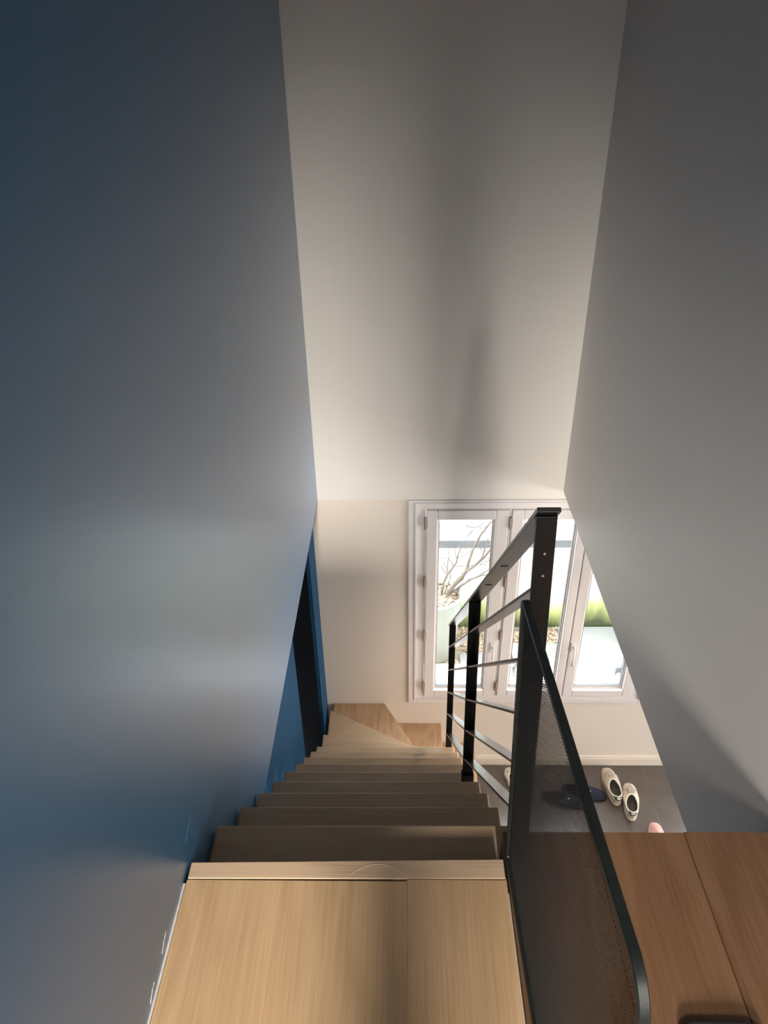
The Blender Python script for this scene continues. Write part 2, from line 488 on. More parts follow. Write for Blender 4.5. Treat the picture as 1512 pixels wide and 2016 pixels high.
# ================================================================== garden behind the glass
ZG = -2.717
def algae_wall():
    m, nt, b = base_mat('white_render_with_algae', (0.85, 0.87, 0.85), 0.8)
    L, N = nt.links.new, nt.nodes.new
    tc = N('ShaderNodeTexCoord')
    sp = N('ShaderNodeSeparateXYZ'); L(tc.outputs['Object'], sp.inputs[0])
    mp = N('ShaderNodeMapping'); mp.inputs['Scale'].default_value = (9, 9, 2.2); L(tc.outputs['Object'], mp.inputs['Vector'])
    nz = N('ShaderNodeTexNoise'); nz.inputs['Scale'].default_value = 1.0; nz.inputs['Detail'].default_value = 5; L(mp.outputs[0], nz.inputs['Vector'])
    mr = N('ShaderNodeMapRange')
    mr.inputs['From Min'].default_value = ZG; mr.inputs['From Max'].default_value = ZG + 0.42
    mr.inputs['To Min'].default_value = 1.0; mr.inputs['To Max'].default_value = 0.0
    L(sp.outputs['Z'], mr.inputs['Value'])
    ad = N('ShaderNodeMath'); ad.operation = 'MULTIPLY_ADD'; L(nz.outputs['Fac'], ad.inputs[0]); ad.inputs[1].default_value = 0.7
    su = N('ShaderNodeMath'); su.operation = 'SUBTRACT'; L(mr.outputs[0], su.inputs[0]); su.inputs[1].default_value = 0.35
    L(su.outputs[0], ad.inputs[2])
    r = N('ShaderNodeValToRGB')
    e = r.color_ramp.elements
    e[0].position, e[1].position = 0.22, 1.0
    e[0].color, e[1].color = (0.62, 0.66, 0.62, 1), (0.06, 0.08, 0.035, 1)
    k = e.new(0.60); k.color = (0.42, 0.47, 0.19, 1)
    L(ad.outputs[0], r.inputs['Fac']); L(r.outputs['Color'], b.inputs['Base Color'])
    return m
M['render'] = algae_wall()
M['zinc'] = noisy('grey_zinc', (0.115, 0.13, 0.15), (0.15, 0.165, 0.185), 7, 0.5)
M['slab'] = noisy('wet_grey_slab', (0.23, 0.245, 0.245), (0.31, 0.325, 0.33), 3, 0.35, 0.1, 60)
M['soil'] = noisy('sandy_soil', (0.17, 0.135, 0.10), (0.33, 0.27, 0.205), 30, 0.9)
M['sillstone'] = noisy('pale_concrete_sill', (0.80, 0.81, 0.84), (0.86, 0.87, 0.89), 14, 0.7)
M['neighbour'] = noisy('bright_white_render', (0.88, 0.88, 0.87), (0.92, 0.92, 0.91), 6, 0.8)
M['pot'] = noisy('pale_green_grey_pot', (0.33, 0.36, 0.34), (0.37, 0.40, 0.38), 5, 0.6)
M['bark'] = noisy('grey_brown_bark', (0.11, 0.095, 0.08), (0.18, 0.155, 0.132), 30, 0.8, 0.3, 60)

gw = box('garden_wall', -1.2, 5.2, 4.73, 4.93, ZG - 0.1, -1.90, M['render'])
tag(gw, 'low white rendered garden wall with green algae along its foot', 'wall')
cp = box('coping', -1.2, 5.2, 4.70, 4.96, -1.90, -1.828, M['zinc'], gw, 0.004)
for k, xx in enumerate((0.62, 1.62, 2.62)):
    box('coping_joint', xx, xx + 0.012, 4.697, 4.963, -1.902, -1.825, M['zinc'], cp)
tc_ = box('terrace', -2.5, 7.5, 4.93, 6.60, ZG - 0.1, -2.02, M['neighbour'])
struct(tc_, 'bright pale terrace behind the garden wall')
nw = box('neighbour_wall', -2.5, 7.5, 6.60, 6.80, ZG - 0.1, 0.2, M['neighbour'])
tag(nw, 'tall pale wall standing behind the garden wall', 'wall')
gr = box('ground', -2.5, 7.5, YO, 6.60, ZG - 0.15, ZG - 0.02, M['soil'])
struct(gr, 'sandy ground of the garden strip')
pv = struct_empty('paving', 'pale wet paving slabs outside the window')
def slab_piece(x0, x1, y0, y1):
    box('paving_slab', x0 + 0.004, x1 - 0.004, y0 + 0.004, y1 - 0.004, ZG - 0.05, ZG, M['slab'], pv, 0.005)
for (x0, x1, y0, y1) in ((0.44, 0.86, 3.70, 4.40), (0.86, 1.28, 3.70, 4.52), (1.28, 1.78, 3.70, 4.20), (1.28, 1.78, 4.20, 4.72), (1.78, 2.30, 3.70, 4.20), (1.78, 2.30, 4.20, 4.72),
                         (2.30, 2.90, 3.70, 4.72), (2.90, 3.50, 3.70, 4.72), (3.50, 4.20, 3.70, 4.72)):
    slab_piece(x0, x1, y0, y1)
os_ = box('outer_sill', -0.1, 1.65, YO - 0.19, YO + 0.035, -2.060, -2.030, M['sillstone'], bevel=0.006)
struct(os_, 'pale concrete sill outside the window')

# leaf litter and gravel on the bare ground: nobody could count it
bm = bmesh.new()
leaf_cols = 5
faces = []
rl = random.Random(11)
def scatter(n, px):
    for _ in range(n):
        x, y, z = px()
        s = rl.uniform(0.008, 0.022)
        a = rl.uniform(0, 6.28)
        t = rl.uniform(-0.5, 0.5)
        d = Vector((math.cos(a), math.sin(a), t)) * s
        e = Vector((-math.sin(a), math.cos(a), rl.uniform(-0.4, 0.4))) * s * 0.55
        c = Vector((x, y, z + 0.006))
        h = Vector((0, 0, 0.004))
        v = [bm.verts.new(c + q) for q in (d, e + h, -d, -e + h)]
        w = bm.verts.new(c - h)
        f = [bm.faces.new(v)] + [bm.faces.new((v[i], w, v[(i + 1) % 4])) for i in range(4)]
        mi = rl.randrange(leaf_cols)
        for q in f:
            q.material_index = mi
def strip():
    while True:
        x, y = rl.uniform(-0.3, 1.28), rl.uniform(3.72, 4.72)
        if math.hypot(x - 0.247, y - 4.45) < 0.225: continue
        if x < 0.44 or y > 4.40 + (0.12 if x > 0.86 else 0):
            return x, y, ZG - 0.02
scatter(2600, strip)
lit = new_obj('leaf_litter', bm, M['soil'])
lit.data.materials.clear()
for i, c in enumerate(((0.42, 0.32, 0.24), (0.15, 0.10, 0.07), (0.52, 0.45, 0.38), (0.46, 0.32, 0.25), (0.26, 0.28, 0.21))):
    lit.data.materials.append(base_mat('dry_leaf_%s' % 'abcde'[i], c, 0.8)[0])
tag(lit, 'dry leaves and gravel strewn on the ground below the garden wall', 'leaves')
lit['kind'] = 'stuff'

# planter with the bare shrub
PX, PY, PZ = 0.247, 4.45, -2.131
pot = thing('planter', 'large pale round planter holding the bare shrub', 'planter', (PX, PY, ZG))
bm = bmesh.new()
lathe(bm, [(0.150, ZG - 0.02), (0.158, ZG), (0.182, ZG + 0.30), (0.198, PZ - 0.03), (0.206, PZ - 0.015), (0.206, PZ), (0.188, PZ), (0.184, PZ - 0.07), (0.02, PZ - 0.075)], 0, 0, 48)
for v in bm.verts: v.co.z -= ZG
new_obj('pot_body', bm, M['pot'], pot, smooth=True)
bm = bmesh.new()
lathe(bm, [(0.184, PZ - 0.072 - ZG), (0.182, PZ - 0.045 - ZG), (0.10, PZ - 0.036 - ZG), (0.01, PZ - 0.030 - ZG)], 0, 0, 32)
new_obj('potting_soil', bm, M['soil'], pot, smooth=True)
bm = bmesh.new()
def in_pot():
    a, r = rl.uniform(0, 6.28), 0.178 * math.sqrt(rl.random())
    return r * math.cos(a), r * math.sin(a), PZ - 0.040 - ZG
scatter(420, in_pot)
pl = new_obj('dry_leaves', bm, M['soil'], pot)
pl.data.materials.clear()
for m_ in lit.data.materials:
    pl.data.materials.append(m_)
pl['kind'] = 'stuff'

shrub = thing('bare_shrub', 'leafless branching shrub growing in the planter', 'shrub', (PX, PY, PZ - 0.03))
BRANCHES = [
    ([(0.332, 4.45, -2.173), (0.393, 4.45, -2.046), (0.443, 4.45, -1.971), (0.475, 4.45, -1.934), (0.534, 4.45, -1.881), (0.593, 4.45, -1.813), (0.649, 4.45, -1.722), (0.686, 4.45, -1.659)], 0.016, 0.007),
    ([(0.349, 4.45, -2.13), (0.445, 4.457, -2.009), (0.475, 4.463, -1.923), (0.492, 4.47, -1.847), (0.512, 4.477, -1.772), (0.533, 4.483, -1.717), (0.567, 4.49, -1.632), (0.606, 4.497, -1.571), (0.651, 4.503, -1.511), (0.675, 4.51, -1.478)], 0.012, 0.006),
    ([(0.287, 4.45, -2.194), (0.3, 4.443, -2.061), (0.327, 4.436, -1.96), (0.367, 4.429, -1.885), (0.394, 4.421, -1.831), (0.401, 4.414, -1.758), (0.422, 4.407, -1.667), (0.426, 4.4, -1.623)], 0.01, 0.003),
    ([(0.36, 4.45, -2.143), (0.433, 4.47, -2.095), (0.499, 4.49, -2.048), (0.567, 4.51, -2.034), (0.629, 4.53, -2.033), (0.688, 4.55, -2.031)], 0.009, 0.004),
    ([(0.431, 4.45, -2.079), (0.512, 4.455, -2.016), (0.576, 4.46, -1.979), (0.64, 4.465, -1.933), (0.671, 4.47, -1.896)], 0.006, 0.003),
    ([(0.534, 4.45, -1.881), (0.566, 4.435, -1.822), (0.587, 4.42, -1.759), (0.6, 4.405, -1.666), (0.609, 4.39, -1.587)], 0.007, 0.003),
    ([(0.328, 4.45, -1.97), (0.329, 4.417, -1.835), (0.335, 4.383, -1.751), (0.326, 4.35, -1.63)], 0.004, 0.002),
    ([(0.344, 4.45, -1.954), (0.32, 4.45, -1.896), (0.292, 4.45, -1.84)], 0.003, 0.002),
    ([(0.318, 4.45, -1.958), (0.287, 4.45, -1.9), (0.286, 4.45, -1.876)], 0.003, 0.002),
    ([(0.369, 4.45, -1.901), (0.365, 4.467, -1.86), (0.333, 4.483, -1.844), (0.268, 4.5, -1.836)], 0.004, 0.002),
    ([(0.405, 4.45, -1.808), (0.471, 4.475, -1.794), (0.52, 4.5, -1.768), (0.568, 4.525, -1.762), (0.599, 4.55, -1.824)], 0.003, 0.0015),
    ([(0.397, 4.45, -1.852), (0.379, 4.4, -1.724), (0.373, 4.35, -1.627)], 0.003, 0.0015),
    ([(0.388, 4.45, -1.893), (0.476, 4.483, -1.906), (0.546, 4.517, -1.927), (0.656, 4.55, -1.943)], 0.003, 0.002),
    ([(0.57, 4.45, -1.877), (0.599, 4.433, -1.837), (0.632, 4.417, -1.817), (0.627, 4.4, -1.765)], 0.003, 0.0015),
    ([(0.462, 4.45, -1.619), (0.497, 4.475, -1.594), (0.534, 4.5, -1.577), (0.586, 4.525, -1.551), (0.619, 4.55, -1.541)], 0.004, 0.002),
    ([(0.495, 4.45, -1.577), (0.471, 4.5, -1.592), (0.437, 4.55, -1.617)], 0.002, 0.0015),
    ([(0.495, 4.45, -1.577), (0.497, 4.5, -1.569), (0.503, 4.55, -1.552)], 0.002, 0.0015),
    ([(0.451, 4.45, -1.516), (0.481, 4.483, -1.558), (0.532, 4.517, -1.584), (0.598, 4.55, -1.614)], 0.0035, 0.002),
    ([(0.297, 4.45, -2.194), (0.327, 4.47, -2.125), (0.355, 4.49, -2.035), (0.352, 4.51, -2.0)], 0.005, 0.003),
    ([(0.593, 4.45, -1.813), (0.595, 4.48, -1.798), (0.566, 4.51, -1.756)], 0.002, 0.0015),
    ([(0.468, 4.45, -1.768), (0.471, 4.51, -1.739)], 0.002, 0.0015),
    ([(0.509, 4.45, -1.62), (0.514, 4.55, -1.649)], 0.002, 0.0015)]

for pts, r0, r1 in BRANCHES:
    fine, rad = [], []
    n = len(pts)
    rb = random.Random(int(r0 * 1e5) + n)
    for i in range(n - 1):
        a, b_ = Vector(pts[i]), Vector(pts[i + 1])
        for k in range(3):
            t = k / 3
            j = Vector((rb.uniform(-1, 1), rb.uniform(-1, 1), rb.uniform(-1, 1))) * (0.0035 if k else 0)
            fine.append(a.lerp(b_, t) + j - shrub.location)
            rad.append(r0 + (r1 - r0) * (i + t) / (n - 1))
    fine.append(Vector(pts[-1]) - shrub.location); rad.append(r1 * 0.6)
    if r0 > 0.0055:                     # stems start in the soil
        fine.insert(0, Vector((fine[0].x * 0.75, 0.0, -0.05) if fine[0].z < 0.12 and pts[0][2] < -2.05 else fine[0] - Vector((0.001, 0, 0.002))))
        rad.insert(0, r0 * 1.15)
    bm = bmesh.new()
    tube(bm, fine, rad, 7)
    for _k in range(2 if r0 < 0.005 else 5):          # fine twigs
        q = rb.randrange(len(fine) // 2, len(fine))
        w = fine[q].copy()
        dr = Vector((rb.uniform(-0.7, 0.9), rb.uniform(-0.5, 0.5), rb.uniform(0.2, 1.0))).normalized()
        tw = [w]
        for _s in range(4):
            dr = (dr + Vector((rb.uniform(-0.35, 0.35), rb.uniform(-0.35, 0.35), rb.uniform(-0.1, 0.4)))).normalized()
            w = w + dr * rb.uniform(0.018, 0.035)
            tw.append(w.copy())
        tube(bm, tw, [0.0016, 0.0014, 0.0012, 0.0010, 0.0006], 5)
    new_obj('branch' if r0 < 0.0095 else 'stem', bm, M['bark'], shrub, smooth=True)

# added downlights, unseen, for the warm glow on the winders and lower wall
M['lamp_disc'] = bpy.data.materials.new('warm_lamp_disc')
M['lamp_disc'].use_nodes = True
_b = M['lamp_disc'].node_tree.nodes['Principled BSDF']
_b.inputs['Emission Color'].default_value = (1.0, 0.78, 0.52, 1)
_b.inputs['Emission Strength'].default_value = 6.0
for (lx, ly, who) in ((1.22, 2.35, 'nearest the window'), (1.22, 0.70, 'over the middle of the lower room')):
    d = thing('added_downlight', 'added unseen lamp in the lower ceiling ' + who, 'lamp', (lx, ly, -0.537))
    bm = lathe(bmesh.new(), [(0.048, 0.0), (0.052, -0.004), (0.041, -0.006), (0.038, -0.001)], 0, 0, 32)
    new_obj('trim_ring', bm, M['pvc'], d, smooth=True)
    bm = lathe(bmesh.new(), [(0.037, -0.0015), (0.036, -0.0030)], 0, 0, 32)
    new_obj('lamp_disc', bm, M['lamp_disc'], d)
    l = area('added_downlight_beam', (lx, ly, -0.545), (lx - 0.62, ly + 0.30, ZF), 0.12, 0.12, 9, (1.0, 0.80, 0.60))
    l.data.shape = 'DISK'
    l.data.spread = math.radians(125)


# small things at the window outside
bm = bmesh.new()
for (dx, dy, dz, r) in ((0, 0, 0.030, 0.034), (0.012, 0.005, 0.066, 0.027), (-0.012, 0.0, 0.083, 0.018), (0.018, 0.0, 0.098, 0.014), (0.028, 0.01, 0.035, 0.03)):
    res = bmesh.ops.create_icosphere(bm, subdivisions=3, radius=r)
    for v in res['verts']:
        n = v.co.normalized()
        v.co *= 1 + 0.14 * math.sin(19 * n.x + 7 * n.z + 3 * r * 100) * math.cos(17 * n.y + 5 * n.z)
        v.co += Vector((0.712 + dx, 3.475 + dy, -2.030 + dz))
gs = new_obj('garden_ornament', bm, noisy('mottled_grey_stone', (0.10, 0.09, 0.09), (0.55, 0.54, 0.52), 55, 0.8), smooth=True)
tag(gs, 'small mottled grey knobbly ornament on the outer window sill', 'ornament')
sb = thing('shutter_stay', 'grey metal shutter stay at the outer corner of the window', 'bracket', (1.375, 3.45, -2.03))
bm = bmesh.new(); bx(bm, 0.006, 0.020, -0.010, 0.010, 0, 0.42); new_obj('upright', bm, M['zinc'], sb, bevel=0.002)
bm = bmesh.new(); bx(bm, -0.030, 0.006, -0.012, 0.012, 0.045, 0.085); bx(bm, -0.032, -0.020, -0.014, 0.014, 0.030, 0.060); new_obj('catch', bm, M['zinc'], sb, bevel=0.003)

# ================================================================== staircase
st = thing('staircase', 'oak winder staircase descending along the blue wall to the tiled floor', 'staircase', (-0.1, 1.0, 0))
SO = Vector(st.location)
TL, TR, TH = -0.4416, 0.2506, 0.036
def part_prism(name, pts, z0, z1, mat, parent, bevel=0.003):
    bm = prism(bmesh.new(), [(x - SO.x, y - SO.y) for x, y in pts], z0 - SO.z, z1 - SO.z)
    return new_obj(name, bm, mat, parent, bevel=bevel)
# light nosing strip that closes the landing
part_prism('nosing', [(-0.4430, 0.8585), (0.2030, 0.8635), (0.2030, 0.9050), (-0.4430, 0.8935)], -0.034, 0.0008, M['oak_strip'], st, 0.0015)
ns = [(-0.115 + 0.118 * k / 14, 0.866 + 0.026 * math.sin(math.pi * k / 14) ** 0.8, 0.0008) for k in range(15)]
bm = bmesh.new()
tube(bm, [Vector(p) - SO for p in ns], [0.0002] + [0.0007] * 13 + [0.0002], 6)
new_obj('nosing_scratch', bm, M['oak_strip'], st, smooth=True)
def riser(p, q, z0, z1, t=0.018):
    p, q = Vector(p), Vector(q)
    n = Vector((q.y - p.y, -(q.x - p.x))).normalized() * t
    part_prism('riser', [p, q, q + n, p + n], z0, z1, M['oak_tread'], st, 0)
polys = {}
for n in range(1, 10):
    y0 = (nose_y(n - 1) - 0.040) if n > 1 else 0.860
    sk = 0.0028 * max(0, 1 - n / 8)
    polys[n] = ([(TL, y0), (TR, y0), (TR, nose_y(n) + sk), (TL, nose_y(n) - sk)], 'oak_tread')
PV = (0.236, 2.625)
polys[10] = ([(TL, nose_y(9) - 0.04), (TR, nose_y(9) - 0.04), (TR, 2.622), (TL, 2.728)], 'oak_tread')
polys[11] = ([(TL, 2.690), (0.236, 2.585), (0.236, 2.692), (TL, 3.067)], 'oak_tread')
polys[12] = ([(TL, 3.020), (0.236, 2.620), (0.236, 2.610), (-0.1245, 3.2845), (TL, 3.2845)], 'oak_tread_y')
polys[13] = ([(-0.165, 3.2845), (0.205, 2.600), (0.2365, 2.600), (0.2365, 3.2845)], 'oak_tread_y')
polys[14] = ([(0.195, 2.600), (0.455, 2.600), (0.455, 3.2845), (0.195, 3.2845)], 'oak_tread_y')
for n in range(1, 15):
    z = tread_z(n)
    part_prism('tread', polys[n][0], z - TH, z, M[polys[n][1]], st, 0.0045)
riser((TR - 0.004, 0.866), (TL + 0.004, 0.866), tread_z(1), -0.034)
for n in range(2, 11):
    yy = nose_y(n - 1) - 0.028
    riser((TR - 0.004, yy), (TL + 0.004, yy), tread_z(n), tread_z(n - 1) - TH)
riser((TR - 0.02, 2.598), (TL + 0.004, 2.702), tread_z(11), tread_z(10) - TH)
riser((0.225, 2.672), (TL + 0.004, 3.040), tread_z(12), tread_z(11) - TH)
riser((0.205, 2.622), (-0.145, 3.280), tread_z(13), tread_z(12) - TH)
riser((0.215, 2.604), (0.215, 3.282), tread_z(14), tread_z(13) - TH)
riser((0.430, 2.604), (0.430, 3.282), ZF, tread_z(14) - TH)

# ================================================================== railing
rail = thing('stair_railing', 'black flat steel stair railing with three posts and sloping bars', 'railing', (0.222, 0.97, tread_z(1)))
RO = Vector(rail.location)
# the railing leans slightly towards the stairs: x of each post as a function of height
TOPS = (0.815, 0.097, -0.797)
PX0, LEAN, PYS = (0.2230, 0.2020, 0.2215), (0.031, 0.0136, 0.005), (0.970, 1.632, 2.545)
def px(i, z): return PX0[i] + (TOPS[i] - z) * LEAN[i]
PA, PB, PC = [(PX0[i], PYS[i]) for i in range(3)]
def post(i, z0, z1, w=0.0325, d=0.012, name='post', parent=None):
    bm = bx(bmesh.new(), -w / 2, w / 2, PYS[i] - d / 2 - RO.y, PYS[i] + d / 2 - RO.y, z0 - RO.z, z1 - RO.z)
    for v in bm.verts:
        v.co.x += px(i, v.co.z + RO.z) - RO.x
    return new_obj(name, bm, M['black_steel'], parent or rail, bevel=0.001)
def bar(name, pts, w, t, parent=None):
    """flat bar: width along x, thickness normal to its slope"""
    pts = [Vector(p) - RO for p in pts]
    bm = bmesh.new()
    rings = []
    for i, p in enumerate(pts):
        d = (pts[min(i + 1, len(pts) - 1)] - pts[max(i - 1, 0)]).normalized()
        n = Vector((0, -d.z, d.y)).normalized()
        if n.z < 0: n = -n
        xx = Vector((1, 0, 0))
        rings.append([bm.verts.new(p + xx * sx * w / 2 + n * sn * t / 2) for sx, sn in ((-1, -1), (1, -1), (1, 1), (-1, 1))])
    for i in range(len(rings) - 1):
        for k in range(4):
            bm.faces.new((rings[i][k], rings[i][(k + 1) % 4], rings[i + 1][(k + 1) % 4], rings[i + 1][k]))
    bm.faces.new(list(reversed(rings[0]))); bm.faces.new(rings[-1])
    return new_obj(name, bm, M['rail_steel'], parent or rail, bevel=0.0008)
pa = post(0, tread_z(1), TOPS[0] - 0.010)
pb = post(1, tread_z(5), TOPS[1] - 0.010, 0.0335)
pc = post(2, tread_z(10), TOPS[2] - 0.010, 0.0295)
post(1, tread_z(5), -0.655, 0.041, 0.026, 'foot_sleeve', pb)
post(0, tread_z(1), tread_z(1) + 0.006, 0.048, 0.06, 'base_plate', pa)
tr_pts = [(PA[0] + 0.001, PA[1] - 0.010, TOPS[0] + 0.006), (PB[0], PB[1], TOPS[1] - 0.004), (PC[0], PC[1] + 0.014, TOPS[2] - 0.016)]
tp = bar('top_rail', tr_pts, 0.0365, 0.008)
for t in (0.07, 0.45, 0.70):
    p = Vector(tr_pts[0]).lerp(Vector(tr_pts[1]), t)
    d = (Vector(tr_pts[1]) - Vector(tr_pts[0])).normalized()
    n = Vector((0, d.z, -d.y)).normalized() * 0.0042
    if n.z > 0: n = -n
    c = p + n - RO
    bm = bmesh.new()
    tube(bm, [c - Vector((0.009, 0, 0)), c + Vector((0.007, 0, 0))], 0.0012, 6)
    new_obj('weld_seam', bm, base_mat('dark_weld', (0.004, 0.004, 0.004), 0.7)[0], tp)
RZ = ((0.660, 0.503, 0.358, 0.211, 0.063), (-0.030, -0.166, -0.305, -0.443, -0.582), (-0.934, -1.079, -1.2245, -1.3715, -1.5175))
for k in range(5):
    bar('rail', [(px(i, RZ[i][k]), PYS[i], RZ[i][k]) for i in range(3)], 0.030, 0.006)
for z in (0.736, 0.692):
    bm = bmesh.new()
    tube(bm, [(px(0, z) - RO.x, PA[1] - 0.006 - RO.y, z - RO.z), (px(0, z) - RO.x, PA[1] - 0.0085 - RO.y, z - RO.z)], [0.0032, 0.0022], 12)
    new_obj('screw', bm, M['screw'], pa, smooth=False)

# ================================================================== mesh guard panel
gp = thing('guard_panel', 'dark steel mesh guard panel with rounded frame beside the landing', 'guard', (0.2140, 0.9125, 0.0))
gp.rotation_euler = (0, -0.034, 0.027)
GL, GT, GZ0 = 0.588, 0.692, 0.004
def warp(u, z):
    """the sheet is slightly twisted: its near top corner stands further out"""
    return 0.016 * (u / GL) * (z / GT)
def rounded(u0, u1, z0, z1, radii, n=16):
    """corners: far-bottom, near-bottom, near-top, far-top ; u runs towards the camera"""
    out = []
    for (cx, cz, a0, r) in ((u0, z0, 180, radii[0]), (u1, z0, 270, radii[1]), (u1, z1, 0, radii[2]), (u0, z1, 90, radii[3])):
        ox = cx + r if cx == u0 else cx - r
        oz = cz + r if cz == z0 else cz - r
        for k in range(n + 1):
            a = math.radians(a0 + 90 * k / n)
            out.append((ox + r * math.cos(a), oz + r * math.sin(a)))
    return out
FW, FD = 0.012, 0.0118
outer = rounded(0, GL, GZ0, GT, (0.008, 0.055, 0.055, 0.016))
inner = rounded(FW, GL - FW, GZ0 + FW, GT - FW, (0.004, 0.043, 0.043, 0.006))
bm = bmesh.new()
n = len(outer)
vv = [[bm.verts.new((sx * FD / 2 + warp(u, z), -u, z)) for (u, z) in ring] for ring in (outer, inner) for sx in (-1, 1)]
# vv: outer-, outer+, inner-, inner+
for i in range(n):
    j = (i + 1) % n
    for a, b_ in ((0, 1), (1, 3), (3, 2), (2, 0)):
        bm.faces.new((vv[a][i], vv[a][j], vv[b_][j], vv[b_][i]))
pf = new_obj('panel_frame', bm, M['panel_steel'], gp, smooth=True, bevel=0.0015)
pf.data.set_sharp_from_angle(angle=math.radians(40))
# inner flat that clamps the mesh
bm = bmesh.new()
r2 = rounded(FW + 0.009, GL - FW - 0.004, GZ0 + FW + 0.006, GT - FW - 0.004, (0.004, 0.041, 0.041, 0.006))
r1 = rounded(FW + 0.0055, GL - FW + 0.001, GZ0 + FW - 0.001, GT - FW + 0.001, (0.004, 0.043, 0.043, 0.006))
vv = [[bm.verts.new((sx * 0.002 + 0.002 + warp(u, z), -u, z)) for (u, z) in ring] for ring in (r1, r2) for sx in (-1, 1)]
for i in range(n):
    j = (i + 1) % n
    for a, b_ in ((0, 1), (1, 3), (3, 2), (2, 0)):
        bm.faces.new((vv[a][i], vv[a][j], vv[b_][j], vv[b_][i]))
new_obj('clamp_strip', bm, M['panel_steel'], gp)
# expanded metal: every strand a small bar
PU, PVV, SW, SD = 0.0056, 0.0045, 0.00028, 0.00019
verts, faces = [], []
u0, u1, z0, z1 = FW + 0.008, GL - FW, GZ0 + FW, GT - FW
def inside(u, z):
    r = 0.043
    if u > u1 or z > z1 or z < z0 or u < u0: return False
    if u > u1 - r and z > z1 - r: return (u - u1 + r) ** 2 + (z - z1 + r) ** 2 < r * r
    if u > u1 - r and z < z0 + r: return (u - u1 + r) ** 2 + (z - z0 - r) ** 2 < r * r
    return True
rows = int((z1 - z0) / (PVV / 2))
cols = int((u1 - u0) / PU)
for j in range(rows):
    za, zb_ = z0 + j * PVV / 2, z0 + (j + 1) * PVV / 2
    for i in range(cols + 1):
        ua = u0 + (i + 0.5 * (j % 2)) * PU
        for s in (-1, 1):
            ub = ua + s * PU / 2
            if not inside((ua + ub) / 2, (za + zb_) / 2): continue
            du, dz = ub - ua, zb_ - za
            ll = math.hypot(du, dz)
            nu, nz = -dz / ll * SW, du / ll * SW
            b0 = len(verts)
            for (u, z) in ((ua, za), (ub, zb_)):
                for (k, x) in ((1, SD), (1, -SD), (-1, -SD), (-1, SD)):
                    verts.append((x + warp(u, z), -(u + nu * k), z + nz * k))
            for k in range(4):
                faces.append((b0 + k, b0 + (k + 1) % 4, b0 + 4 + (k + 1) % 4, b0 + 4 + k))
me = bpy.data.meshes.new('mesh_infill')
me.from_pydata(verts, [], faces)
me.update()
mi = bpy.data.objects.new('mesh_infill', me)
COL.objects.link(mi)
me.materials.append(M['mesh_steel'])
mi.parent = gp
mi['kind'] = 'stuff'

